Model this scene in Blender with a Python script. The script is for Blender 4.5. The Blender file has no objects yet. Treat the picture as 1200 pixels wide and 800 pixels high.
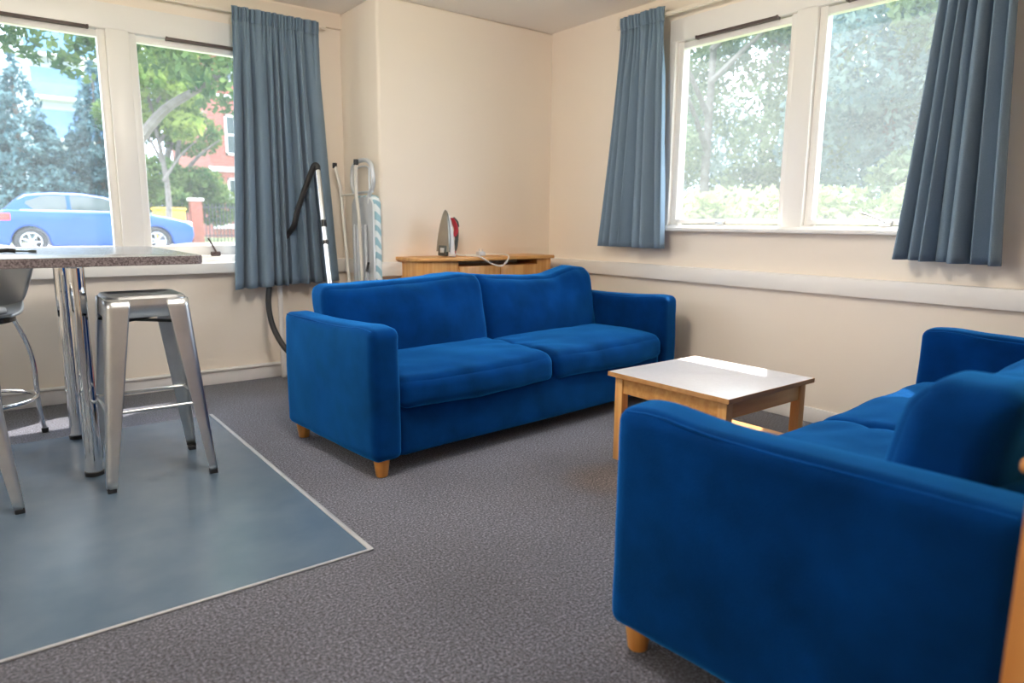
import bpy, bmesh, math, random
import numpy as np
from mathutils import Vector, Matrix, noise
R = math.radians
PI = math.pi
sc = bpy.context.scene
COL = sc.collection
random.seed(7)

# ------------------------------------------------------------------ materials
def mat(name, col, rough=.5, metal=0., var=None, bump=None, sheen=None, coat=0., spec=.5, stretch=None,
        col2=None, trans=0.):
    """procedural principled material: var=(noise scale, contrast, detail) mixes col with col2; bump=(scale, strength, distance)"""
    m = bpy.data.materials.new(name); m.use_nodes = True
    nt = m.node_tree; N = nt.nodes; L = nt.links
    p = N['Principled BSDF']
    p.inputs['Base Color'].default_value = (*col, 1)
    p.inputs['Roughness'].default_value = rough
    p.inputs['Metallic'].default_value = metal
    p.inputs['Specular IOR Level'].default_value = spec
    p.inputs['Coat Weight'].default_value = coat
    p.inputs['Coat Roughness'].default_value = .08
    tc = N.new('ShaderNodeTexCoord'); src = tc.outputs['Object']
    if stretch:
        mp = N.new('ShaderNodeMapping'); mp.inputs['Scale'].default_value = stretch
        L.new(src, mp.inputs['Vector']); src = mp.outputs['Vector']
    if var:
        n = N.new('ShaderNodeTexNoise'); n.inputs['Scale'].default_value = var[0]
        n.inputs['Detail'].default_value = var[2] if len(var) > 2 else 3
        L.new(src, n.inputs['Vector'])
        r = N.new('ShaderNodeValToRGB'); c = var[1]
        r.color_ramp.elements[0].position = .5 - c; r.color_ramp.elements[1].position = .5 + c
        r.color_ramp.elements[0].color = (*col, 1)
        r.color_ramp.elements[1].color = (*(col2 or [min(1, x * 1.25) for x in col]), 1)
        L.new(n.outputs['Fac'], r.inputs['Fac']); L.new(r.outputs['Color'], p.inputs['Base Color'])
    if bump:
        n2 = N.new('ShaderNodeTexNoise'); n2.inputs['Scale'].default_value = bump[0]; n2.inputs['Detail'].default_value = 4
        L.new(src, n2.inputs['Vector'])
        b = N.new('ShaderNodeBump'); b.inputs['Strength'].default_value = bump[1]
        b.inputs['Distance'].default_value = bump[2] if len(bump) > 2 else .01
        L.new(n2.outputs['Fac'], b.inputs['Height']); L.new(b.outputs['Normal'], p.inputs['Normal'])
    if sheen:
        p.inputs['Sheen Weight'].default_value = sheen[0]; p.inputs['Sheen Roughness'].default_value = sheen[1]
        p.inputs['Sheen Tint'].default_value = (*sheen[2], 1)
    return m

def leaf_mat(name, c1, c2, tr=.45):
    m = bpy.data.materials.new(name); m.use_nodes = True
    nt = m.node_tree; N = nt.nodes; L = nt.links
    N.remove(N['Principled BSDF']); out = N['Material Output']
    tc = N.new('ShaderNodeTexCoord'); n = N.new('ShaderNodeTexNoise'); n.inputs['Scale'].default_value = 1.7
    n.inputs['Detail'].default_value = 6
    r = N.new('ShaderNodeValToRGB'); r.color_ramp.elements[0].position = .38; r.color_ramp.elements[1].position = .62
    r.color_ramp.elements[0].color = (*c1, 1); r.color_ramp.elements[1].color = (*c2, 1)
    L.new(tc.outputs['Object'], n.inputs['Vector']); L.new(n.outputs['Fac'], r.inputs['Fac'])
    d = N.new('ShaderNodeBsdfDiffuse'); t = N.new('ShaderNodeBsdfTranslucent'); mx = N.new('ShaderNodeMixShader')
    mx.inputs[0].default_value = tr
    L.new(r.outputs['Color'], d.inputs['Color']); L.new(r.outputs['Color'], t.inputs['Color'])
    L.new(d.outputs[0], mx.inputs[1]); L.new(t.outputs[0], mx.inputs[2]); L.new(mx.outputs[0], out.inputs['Surface'])
    return m

def glass_mat(name, glare_veil=.05, tint=(1, 1, 1)):
    """thin window pane: clear with a fresnel reflection and a white translucent veil in place of glare"""
    m = bpy.data.materials.new(name); m.use_nodes = True
    nt = m.node_tree; N = nt.nodes; L = nt.links
    N.remove(N['Principled BSDF']); out = N['Material Output']
    t = N.new('ShaderNodeBsdfTransparent'); t.inputs['Color'].default_value = (*tint, 1)
    g = N.new('ShaderNodeBsdfGlossy'); g.inputs['Roughness'].default_value = .02
    lw = N.new('ShaderNodeLayerWeight'); lw.inputs['Blend'].default_value = .5
    pw = N.new('ShaderNodeMath'); pw.operation = 'POWER'; pw.inputs[1].default_value = 5
    f = N.new('ShaderNodeMath'); f.operation = 'MULTIPLY_ADD'; f.inputs[1].default_value = .4; f.inputs[2].default_value = .0
    L.new(lw.outputs['Facing'], pw.inputs[0]); L.new(pw.outputs[0], f.inputs[0])
    tr = N.new('ShaderNodeBsdfTranslucent'); tr.inputs['Color'].default_value = (.95, .97, 1, 1)
    a = N.new('ShaderNodeMixShader'); a.inputs[0].default_value = glare_veil  # whitish veil mixed into the pane to imitate glare over the view
    b = N.new('ShaderNodeMixShader')
    L.new(t.outputs[0], a.inputs[1]); L.new(tr.outputs[0], a.inputs[2])
    L.new(f.outputs[0], b.inputs[0]); L.new(a.outputs[0], b.inputs[1]); L.new(g.outputs[0], b.inputs[2])
    L.new(b.outputs[0], out.inputs['Surface'])
    return m

def carpet_mat():
    m = bpy.data.materials.new('carpet'); m.use_nodes = True
    nt = m.node_tree; N = nt.nodes; L = nt.links; p = N['Principled BSDF']
    p.inputs['Roughness'].default_value = .95; p.inputs['Specular IOR Level'].default_value = .15
    p.inputs['Sheen Weight'].default_value = .25; p.inputs['Sheen Roughness'].default_value = .5
    tc = N.new('ShaderNodeTexCoord')
    n = N.new('ShaderNodeTexNoise'); n.inputs['Scale'].default_value = 120; n.inputs['Detail'].default_value = 5; n.inputs['Roughness'].default_value = .75
    L.new(tc.outputs['Object'], n.inputs['Vector'])
    r = N.new('ShaderNodeValToRGB'); e = r.color_ramp.elements
    e[0].position = .36; e[0].color = (.014, .013, .018, 1); e[1].position = .66; e[1].color = (.33, .335, .41, 1)
    k = e.new(.5); k.color = (.098, .099, .125, 1)
    L.new(n.outputs['Fac'], r.inputs['Fac'])
    # large faint traffic wear
    n2 = N.new('ShaderNodeTexNoise'); n2.inputs['Scale'].default_value = 2.2; n2.inputs['Detail'].default_value = 4
    L.new(tc.outputs['Object'], n2.inputs['Vector'])
    mr = N.new('ShaderNodeMapRange'); mr.inputs[1].default_value = .3; mr.inputs[2].default_value = .7
    mr.inputs[3].default_value = .85; mr.inputs[4].default_value = 1.12
    L.new(n2.outputs['Fac'], mr.inputs[0])
    mul = N.new('ShaderNodeMixRGB'); mul.blend_type = 'MULTIPLY'; mul.inputs[0].default_value = 1
    L.new(r.outputs['Color'], mul.inputs[1]); L.new(mr.outputs[0], mul.inputs[2])
    geo = N.new('ShaderNodeNewGeometry'); ds = N.new('ShaderNodeVectorMath'); ds.operation = 'DISTANCE'; ds.inputs[1].default_value = STAIN
    L.new(geo.outputs['Position'], ds.inputs[0])
    ad = N.new('ShaderNodeMath'); ad.operation = 'MULTIPLY_ADD'; ad.inputs[1].default_value = .25; L.new(n2.outputs['Fac'], ad.inputs[0]); L.new(ds.outputs['Value'], ad.inputs[2])
    sm = N.new('ShaderNodeMapRange'); sm.inputs[1].default_value = .20; sm.inputs[2].default_value = .34; sm.inputs[3].default_value = .6; sm.inputs[4].default_value = 0
    L.new(ad.outputs[0], sm.inputs[0])
    st_ = N.new('ShaderNodeMixRGB'); st_.blend_type = 'MULTIPLY'; st_.inputs[2].default_value = (1.25, .88, .55, 1)
    L.new(sm.outputs[0], st_.inputs[0]); L.new(mul.outputs[0], st_.inputs[1]); L.new(st_.outputs[0], p.inputs['Base Color'])
    b = N.new('ShaderNodeBump'); b.inputs['Strength'].default_value = .8; b.inputs['Distance'].default_value = .006
    L.new(n.outputs['Fac'], b.inputs['Height']); L.new(b.outputs['Normal'], p.inputs['Normal'])
    return m

def wood_mat(name, c1, c2, axis=0, rough=.4):
    s = [38., 38., 38.]; s[axis] = 2.2
    return mat(name, c1, rough, var=(1.0, .16, 5), col2=c2, stretch=s, bump=(1.5, .05, .002), coat=.15)

M = {}
M['wall'] = mat('wall_paint', (.89, .795, .68), .7, var=(1.4, .3, 2), col2=(.905, .815, .705), bump=(90, .06, .002))
M['ceiling'] = mat('ceiling_paint', (.90, .87, .83), .8, bump=(60, .05, .002))
M['white'] = mat('white_gloss_paint', (.87, .84, .80), .35, var=(3, .3, 2), col2=(.89, .86, .82))
M['trunking'] = mat('trunking', (.86, .82, .77), .4, var=(3, .3, 2), col2=(.88, .84, .79))
M['batten'] = mat('batten_paint', (.82, .72, .60), .5, var=(2, .3, 2), col2=(.84, .74, .62))
STAIN = (2.07, 2.00, 0)      # worn tan patch beside the near sofa
M['carpet'] = carpet_mat()
M['vinyl'] = mat('vinyl', (.085, .130, .185), .26, var=(5, .22, 6), col2=(.115, .160, .215), bump=(40, .05, .002), spec=.55)
M['strip'] = mat('edge_strip', (.46, .47, .50), .4, .4, var=(9, .3), col2=(.54, .55, .58))
M['velvet'] = mat('blue_velvet', (.0004, .010, .050), .95, var=(6, .34, 8), col2=(.0009, .040, .205), bump=(260, .35, .003),
                  sheen=(.85, .45, (.04, .38, 1.0)), spec=.04)
M['velvet_seam'] = mat('velvet_seam', (.0015, .045, .20), .9, var=(20, .2), sheen=(.5, .4, (.08, .45, 1.0)), spec=.04)
M['foot'] = wood_mat('foot_wood', (.62, .25, .05), (.72, .33, .08), 2)
M['oak'] = wood_mat('oak_veneer', (.60, .27, .075), (.74, .40, .13), 0)
M['oak_v'] = wood_mat('oak_veneer_upright', (.62, .28, .075), (.75, .41, .14), 2)
M['oak_dark'] = wood_mat('oak_edge', (.42, .20, .065), (.52, .27, .10), 0)
M['pine'] = wood_mat('orange_pine', (.55, .21, .045), (.66, .29, .075), 2)
M['laminate'] = mat('pale_laminate', (.62, .60, .62), .3, var=(60, .25, 5), col2=(.68, .66, .68))
M['slot_dark'] = mat('dark_inside', (.05, .03, .02), .7, var=(8, .3))
M['granite'] = mat('speckled_laminate', (.10, .095, .10), .25, var=(420, .16, 4), col2=(.34, .33, .34), spec=.8)
M['granite_edge'] = mat('speckled_edge', (.075, .055, .055), .4, var=(170, .12, 6), col2=(.25, .21, .21))
M['chrome'] = mat('chrome', (.80, .81, .83), .06, 1., var=(6, .3), col2=(.84, .85, .86))
M['steel'] = mat('galvanised_steel', (.60, .62, .63), .34, 1., var=(9, .22, 6), col2=(.74, .75, .75), bump=(120, .05, .001))
M['silver'] = mat('silver_plastic', (.50, .51, .53), .33, .6, var=(9, .3), col2=(.54, .55, .57))
M['black'] = mat('black_rubber', (.015, .015, .017), .5, var=(30, .3), col2=(.025, .025, .027))
M['black_gloss'] = mat('black_plastic', (.012, .012, .014), .25, var=(30, .3), col2=(.02, .02, .022))
M['vent_brown'] = mat('brown_vent', (.075, .050, .048), .5, var=(30, .3), col2=(.095, .065, .06))
M['seat_cream'] = mat('seat_pad', (.62, .58, .54), .6, var=(12, .3), col2=(.68, .64, .6))
M['curtain'] = mat('curtain_cloth', (.165, .235, .310), .85, var=(240, .25, 3), col2=(.21, .285, .36), bump=(300, .3, .002),
                   sheen=(.25, .5, (.75, .85, 1)), spec=.1)
M['cream_plastic'] = mat('cream_plastic', (.78, .74, .67), .4, var=(10, .3), col2=(.8, .76, .69))
M['grey_paint'] = mat('pale_grey_metal', (.60, .62, .64), .35, .2, var=(10, .3), col2=(.66, .68, .7))
M['iron_white'] = mat('iron_white', (.80, .79, .80), .25, var=(10, .3), col2=(.84, .83, .84), coat=.3)
M['iron_red'] = mat('iron_red', (.42, .02, .04), .2, var=(10, .3), col2=(.5, .03, .05), coat=.3)
M['iron_sole'] = mat('iron_sole', (.32, .30, .26), .3, .8, var=(14, .3), col2=(.38, .36, .31))
M['iron_dark'] = mat('iron_dark', (.05, .06, .055), .35, var=(14, .3), col2=(.07, .08, .075))
M['glass'] = glass_mat('window_glass', .024)
M['glass_veiled'] = glass_mat('glare_veiled_glass', .05)
M['leafA'] = leaf_mat('leaf_green', (.035, .080, .030), (.14, .20, .07))
M['leafB'] = leaf_mat('leaf_light', (.07, .13, .03), (.22, .28, .07))
M['leafC'] = leaf_mat('leaf_blue', (.035, .085, .10), (.14, .23, .24), .3)
M['leafD'] = leaf_mat('leaf_pale', (.09, .14, .09), (.27, .32, .18), .5)
M['leafE'] = leaf_mat('leaf_pale_blue', (.09, .15, .16), (.24, .31, .28), .45)
M['leafY'] = leaf_mat('leaf_shrub', (.16, .21, .08), (.40, .42, .22))
M['bark'] = mat('bark', (.10, .085, .07), .9, var=(8, .2, 6), col2=(.17, .15, .13), bump=(20, .5, .03))
M['grass'] = mat('grass_ground', (.10, .15, .05), .95, var=(3, .2, 8), col2=(.19, .21, .09), bump=(30, .5, .03))
M['asphalt'] = mat('asphalt', (.16, .165, .18), .9, var=(30, .25, 6), col2=(.21, .215, .23))
M['paving'] = mat('paving', (.36, .36, .37), .9, var=(8, .25, 6), col2=(.42, .42, .42))
M['brick'] = None
M['car_blue'] = mat('car_paint', (.002, .060, .28), .3, .1, var=(3, .3), col2=(.003, .070, .31), coat=.2)
M['car_glass'] = mat('car_glass', (.035, .05, .055), .06, .0, var=(3, .3), col2=(.05, .065, .06), spec=.5)
M['car_red'] = mat('car_lamp_red', (.9, .05, .04), .3, var=(3, .3), col2=(.95, .06, .05))
M['car_lamp'] = mat('car_lamp_clear', (.75, .78, .8), .1, .4, var=(3, .3), coat=.5)
M['alloy'] = mat('alloy', (.42, .43, .45), .35, .5, var=(3, .3))
M['yellow'] = mat('yellow_plastic', (.62, .36, .03), .5, var=(4, .3), col2=(.68, .41, .05))
M['concrete'] = mat('render_pale', (.50, .55, .60), .8, var=(1, .3), col2=(.54, .59, .64))
M['blue_glass'] = mat('blue_glazing', (.06, .16, .30), .12, .1, var=(1.2, .3), col2=(.08, .20, .36), spec=.8)
M['stone'] = mat('pale_stone', (.55, .53, .5), .8, var=(5, .3))
M['railing'] = mat('railing_paint', (.03, .035, .04), .5, var=(9, .3))

def brick_mat():
    m = bpy.data.materials.new('red_brick'); m.use_nodes = True
    nt = m.node_tree; N = nt.nodes; L = nt.links; p = N['Principled BSDF']
    p.inputs['Roughness'].default_value = .85
    tc = N.new('ShaderNodeTexCoord'); mp = N.new('ShaderNodeMapping'); mp.inputs['Rotation'].default_value = (R(90), 0, 0)
    b = N.new('ShaderNodeTexBrick'); b.inputs['Scale'].default_value = 4.5
    b.inputs['Color1'].default_value = (.26, .055, .035, 1); b.inputs['Color2'].default_value = (.20, .042, .03, 1)
    b.inputs['Mortar'].default_value = (.32, .22, .18, 1); b.inputs['Mortar Size'].default_value = .02
    L.new(tc.outputs['Object'], mp.inputs['Vector']); L.new(mp.outputs['Vector'], b.inputs['Vector'])
    L.new(b.outputs['Color'], p.inputs['Base Color'])
    return m
M['brick'] = brick_mat()

def cover_mat():
    """ironing-board cover: pale blue wavy bands on white"""
    m = bpy.data.materials.new('board_cover'); m.use_nodes = True
    nt = m.node_tree; N = nt.nodes; L = nt.links; p = N['Principled BSDF']
    p.inputs['Roughness'].default_value = .8
    tc = N.new('ShaderNodeTexCoord'); w = N.new('ShaderNodeTexWave'); w.bands_direction = 'DIAGONAL'
    w.inputs['Scale'].default_value = 7; w.inputs['Distortion'].default_value = 3.5; w.inputs['Detail'].default_value = 1
    r = N.new('ShaderNodeValToRGB'); r.color_ramp.elements[0].position = .42; r.color_ramp.elements[1].position = .58
    r.color_ramp.elements[0].color = (.30, .50, .58, 1); r.color_ramp.elements[1].color = (.74, .80, .82, 1)
    L.new(tc.outputs['Object'], w.inputs['Vector']); L.new(w.outputs['Color'], r.inputs['Fac'])
    L.new(r.outputs['Color'], p.inputs['Base Color'])
    return m
M['cover'] = cover_mat()

# ------------------------------------------------------------------ mesh builder
class MB:
    def __init__(s): s.v = []; s.f = []
    def add(s, vs, fs, mx=None):
        o = len(s.v)
        s.v += [tuple(mx @ Vector(p)) if mx else tuple(p) for p in vs]
        s.f += [tuple(i + o for i in f) for f in fs]
        return s
    def bm(s, b, mx=None):
        b.verts.index_update()
        s.add([v.co.copy() for v in b.verts], [[v.index for v in f.verts] for f in b.faces], mx); b.free(); return s
    def box(s, lo, hi, r=0., seg=2, mx=None):
        b = bmesh.new(); bmesh.ops.create_cube(b, size=1)
        lo = Vector(lo); hi = Vector(hi); c = (lo + hi) / 2; d = hi - lo
        for v in b.verts: v.co = Vector((v.co.x * d.x, v.co.y * d.y, v.co.z * d.z)) + c
        if r > 0: bmesh.ops.bevel(b, geom=list(b.edges), offset=min(r, min(d) * .49), segments=seg, profile=.5, affect='EDGES')
        return s.bm(b, mx)
    def tube(s, pts, r, n=12, closed=False, smooth=0, cap=True, mx=None):
        P = [Vector(p) for p in pts]
        if smooth: P = catmull(P, smooth, closed)
        rs = r if isinstance(r, (list, tuple)) else None
        m = len(P); vs = []; fs = []
        up = None
        for i in range(m):
            a = P[i - 1] if (i > 0 or closed) else P[i]; c = P[(i + 1) % m] if (i < m - 1 or closed) else P[i]
            t = (c - a).normalized()
            if up is None:
                up = Vector((0, 0, 1)) if abs(t.z) < .9 else Vector((1, 0, 0))
            x = up - t * up.dot(t)
            if x.length < 1e-6: x = t.orthogonal()
            x.normalize(); up = x; y = t.cross(x)
            rad = (rs[0] + (rs[-1] - rs[0]) * i / (m - 1)) if rs else r
            for k in range(n):
                q = 2 * PI * k / n; vs.append(P[i] + (x * math.cos(q) + y * math.sin(q)) * rad)
        for i in range(m if closed else m - 1):
            for k in range(n):
                j = (i + 1) % m; fs.append((i * n + k, i * n + (k + 1) % n, j * n + (k + 1) % n, j * n + k))
        if cap and not closed:
            fs.append(tuple(range(n))[::-1]); fs.append(tuple((m - 1) * n + k for k in range(n)))
        return s.add(vs, fs, mx)
    def lathe(s, prof, n=24, mx=None, cap=True):
        vs = []; fs = []; m = len(prof)
        for r, z in prof:
            for k in range(n):
                q = 2 * PI * k / n; vs.append((r * math.cos(q), r * math.sin(q), z))
        for i in range(m - 1):
            for k in range(n): fs.append((i * n + k, i * n + (k + 1) % n, (i + 1) * n + (k + 1) % n, (i + 1) * n + k))
        if cap: fs.append(tuple(range(n))[::-1]); fs.append(tuple((m - 1) * n + k for k in range(n)))
        return s.add(vs, fs, mx)
    def prism(s, poly, z0, z1, bev=0., seg=2, mx=None):
        """poly in xy extruded along z"""
        b = bmesh.new(); lo = [b.verts.new((x, y, z0)) for x, y in poly]
        f = b.faces.new(lo); r = bmesh.ops.extrude_face_region(b, geom=[f])
        for g in r['geom']:
            if isinstance(g, bmesh.types.BMVert): g.co.z = z1
        bmesh.ops.recalc_face_normals(b, faces=list(b.faces))
        if bev:
            es = [e for e in b.edges if abs(e.verts[0].co.z - e.verts[1].co.z) < 1e-6]
            bmesh.ops.bevel(b, geom=es, offset=bev, segments=seg, profile=.5, affect='EDGES')
        return s.bm(b, mx)
    def grid(s, fn, nu, nv, mx=None, wrap=False):
        vs = [fn(i / (nu - (0 if wrap else 1)), j / (nv - 1)) for j in range(nv) for i in range(nu)]
        fs = []
        for j in range(nv - 1):
            for i in range(nu if wrap else nu - 1):
                k = (i + 1) % nu
                fs.append((j * nu + i, j * nu + k, (j + 1) * nu + k, (j + 1) * nu + i))
        return s.add(vs, fs, mx)
    def build(s, name, m, parent=None, loc=None, rot=None, smooth=40, solid=0, kind=None):
        me = bpy.data.meshes.new(name); me.from_pydata(s.v, [], s.f); me.validate()
        b = bmesh.new(); b.from_mesh(me); bmesh.ops.recalc_face_normals(b, faces=list(b.faces)) if not solid else None
        b.to_mesh(me); b.free()
        if smooth:
            me.polygons.foreach_set('use_smooth', [True] * len(me.polygons)); me.set_sharp_from_angle(angle=R(smooth))
        me.materials.append(m)
        o = bpy.data.objects.new(name, me); COL.objects.link(o)
        if parent: o.parent = parent
        if loc: o.location = loc
        if rot: o.rotation_euler = rot
        if solid:
            md = o.modifiers.new('thickness', 'SOLIDIFY'); md.thickness = solid; md.offset = 0
        if kind: o['kind'] = kind
        return o

def catmull(P, n, closed=False):
    out = []; m = len(P)
    for i in range(m if closed else m - 1):
        g = lambda k: P[k % m] if closed else P[max(0, min(m - 1, k))]
        a, b, c, d = g(i - 1), g(i), g(i + 1), g(i + 2)
        for k in range(n):
            t = k / n
            out.append(.5 * ((2 * b) + (c - a) * t + (2 * a - 5 * b + 4 * c - d) * t * t + (3 * b - a - 3 * c + d) * t ** 3))
    if not closed: out.append(P[-1])
    return out

def rrect(x0, y0, x1, y1, r, n=6):
    out = []
    for cx, cy, a in ((x1 - r, y1 - r, 0), (x0 + r, y1 - r, 90), (x0 + r, y0 + r, 180), (x1 - r, y0 + r, 270)):
        for k in range(n + 1): q = R(a + 90 * k / n); out.append((cx + r * math.cos(q), cy + r * math.sin(q)))
    return out

def pad(w, d, h, r, n=22, puff=(0, 0, 0), fn=None):
    """soft rounded block centred on the origin; puff swells the faces; fn(p, u) moves each point"""
    b = bmesh.new(); bmesh.ops.create_cube(b, size=2)
    bmesh.ops.subdivide_edges(b, edges=list(b.edges), cuts=n, use_grid_fill=True)
    H = (w / 2, d / 2, h / 2)
    for v in b.verts:
        u = [math.copysign(1 - (1 - abs(c)) ** 1.5, c) for c in v.co]
        q = Vector([u[i] * H[i] for i in range(3)])
        inn = Vector([max(-(H[i] - r), min(H[i] - r, q[i])) for i in range(3)])
        dd = q - inn
        if dd.length > 1e-9:
            m = max(abs(dd[i]) for i in range(3))
            # map the cube-like corner shell on to a sphere of radius r
            q = inn + dd.normalized() * (r if m > r * .999 else m if sum(abs(x) > 1e-9 for x in dd) == 1 else r * min(1, m / r))
        f = [(1 - u[(i + 1) % 3] ** 2) * (1 - u[(i + 2) % 3] ** 2) for i in range(3)]
        for i in range(3): q[i] += math.copysign(1, u[i]) * abs(u[i]) * puff[i] * f[i]
        if fn: q = fn(q, u)
        v.co = q
    return MB().bm(b)

def empty(name, label, cat, loc=(0, 0, 0), rz=0., group=None):
    o = bpy.data.objects.new(name, None); COL.objects.link(o); o.location = loc; o.rotation_euler = (0, 0, rz)
    o.empty_display_size = .1
    tag(o, label, cat, group); return o
def tag(o, label, cat, group=None):
    o['label'] = label; o['category'] = cat
    if group: o['group'] = group
    return o
def lab(o, label): o['label'] = label; return o
def copy_tree(o, parent=None):
    c = o.copy(); COL.objects.link(c); c.parent = parent
    for ch in list(o.children): copy_tree(ch, c)
    return c
def RX(a): return Matrix.Rotation(a, 4, 'X')
def T(*p): return Matrix.Translation(p)

# ------------------------------------------------------------------ room shell
XR, YW, ZC = 3.66, 4.85, 2.54
XL, YB = -3.2, -2.6
PX, PY = 2.165, 4.28            # pier: side face and front face
FL = MB().box((XL - .3, YB - .3, -.12), (XR + .25, YW + .25, 0)).build('floor', M['carpet'], kind='structure')
vin = MB().box((XL, 2.02, .0005), (.948, 4.06, .004)).build('floor_vinyl', M['vinyl'], kind='structure')
MB().box((.944, 2.008, .0), (.962, 4.06, .008), .003).build('trim_1', M['strip'], kind='structure')
MB().box((XL, 2.008, .0), (.962, 2.020, .007), .003).build('trim_2', M['strip'], kind='structure')
MB().box((XL - .3, YB - .3, ZC), (XR + .25, YW + .25, ZC + .15)).build('ceiling', M['ceiling'], kind='structure')

W1X0, W1X1, W1Z0, W1Z1 = -2.17, 1.75, .76, 2.345
w = MB(); y0, y1 = YW, YW + .2
w.box((XL - .2, y0, 0), (W1X0, y1, ZC)).box((W1X1, y0, 0), (PX + .1, y1, ZC))
w.box((W1X0, y0, 0), (W1X1, y1, W1Z0)).box((W1X0, y0, W1Z1), (W1X1, y1, ZC))
w.build('wall_left', M['wall'], smooth=0, kind='structure')
MB().box((PX, PY, 0), (XR + .2, YW + .2, ZC), .022, 4).build('wall_corner', M['wall'], kind='structure')
W2Y0, W2Y1, W2Z0, W2Z1 = 1.20, 3.11, 1.062, 2.385
w = MB(); x0, x1 = XR, XR + .2
w.box((x0, YB - .2, 0), (x1, W2Y0, ZC)).box((x0, W2Y1, 0), (x1, PY + .1, ZC))
w.box((x0, W2Y0, 0), (x1, W2Y1, W2Z0)).box((x0, W2Y0, W2Z1), (x1, W2Y1, ZC))
w.build('wall_right', M['wall'], smooth=0, kind='structure')
MB().box((XL - .2, YB - .2, 0), (XR + .2, YB, ZC)).build('wall_rear', M['wall'], smooth=0, kind='structure')
MB().box((XL - .2, YB, 0), (XL, YW, ZC)).build('wall_side', M['wall'], smooth=0, kind='structure')
# added globe lamps above the view, filling in where daylight is too weak
def lamp(label, x, y, power):
    r = empty('fill_light', label, 'light', (x, y, ZC), 0, 'added globe fill lights')
    MB().lathe([(.02, -.035), (.055, -.03), (.06, 0)], 24).build('ceiling_rose', M['white'], r)
    MB().lathe([(.008, -.22), (.008, -.03)], 10).build('stem', M['white'], r)
    m = bpy.data.materials.new('fill_globe'); m.use_nodes = True
    nt = m.node_tree; e = nt.nodes.new('ShaderNodeEmission'); e.inputs['Color'].default_value = (1, .93, .84, 1); e.inputs['Strength'].default_value = power
    nt.links.new(e.outputs[0], nt.nodes['Material Output'].inputs['Surface'])
    MB().lathe([(.15 * math.sin(PI * k / 16) + .001, -.36 - .15 * math.cos(PI * k / 16)) for k in range(17)], 32).build('globe', m, r)
lamp('added white globe fill light hanging over the middle of the carpet', .95, 2.05, 38)
lamp('added white globe fill light hanging left of the bar table', -2.1, 2.3, 26)
lamp('added white globe fill light hanging behind the camera', -1.7, -.9, 5)

# trunking (dado height) and skirtings
def trunk(lo, hi, name): return MB().box(lo, hi, .006, 2).build(name, M['trunking'], kind='structure')
trunk((XR - .045, YB, .733), (XR + .001, PY, .830), 'trim_3')
trunk((PX - .04, PY - .045, .733), (XR - .046, PY + .001, .830), 'trim_4')
trunk((PX - .04, PY - .04, .733), (PX + .001, YW - .046, .830), 'trim_5')
trunk((W1X1 + .06, YW - .045, .733), (PX, YW + .001, .830), 'trim_6')
def skirt(a, b, name):
    ax = 0 if abs(b[0] - a[0]) > abs(b[1] - a[1]) else 1
    m = MB(); m.box((a[0], a[1], 0), (b[0], b[1], .085), .004)
    m.build(name, M['white'], kind='structure')
skirt((XL, YW - .018), (PX, YW + .001), 'baseboard_left')
skirt((XR - .018, YB), (XR + .001, PY), 'baseboard_right')
skirt((PX - .016, PY - .018), (XR, PY + .001), 'baseboard_corner')
# heating pipe casing line running above the left skirting
MB().tube([(XL, YW - .028, .10), (PX, YW - .028, .10)], .012).build('trim_7', M['white'], kind='structure')
# battens under the ceiling that carry the curtain tracks
MB().box((XL, YW - .03, 2.43), (PX, YW + .001, 2.52), .004).build('trim_8', M['batten'], kind='structure')
MB().box((XR - .03, YB, 2.43), (XR + .001, 3.56, 2.50), .004).build('trim_9', M['batten'], kind='structure')
t = MB().box((-2.4, YW - .10, 2.395), (2.02, YW - .075, 2.415), .003)
for x in (-2.2, -1.2, -.2, .8, 1.8): t.box((x, YW - .09, 2.40), (x + .02, YW, 2.43))
t.build('trim_10', M['batten'], kind='structure')
t = MB().box((XR - .10, .75, 2.395), (XR - .075, 3.50, 2.415), .003)
for y in (.9, 1.9, 3.3): t.box((XR - .09, y, 2.40), (XR, y + .02, 2.43))
t.build('trim_11', M['batten'], kind='structure')

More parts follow.
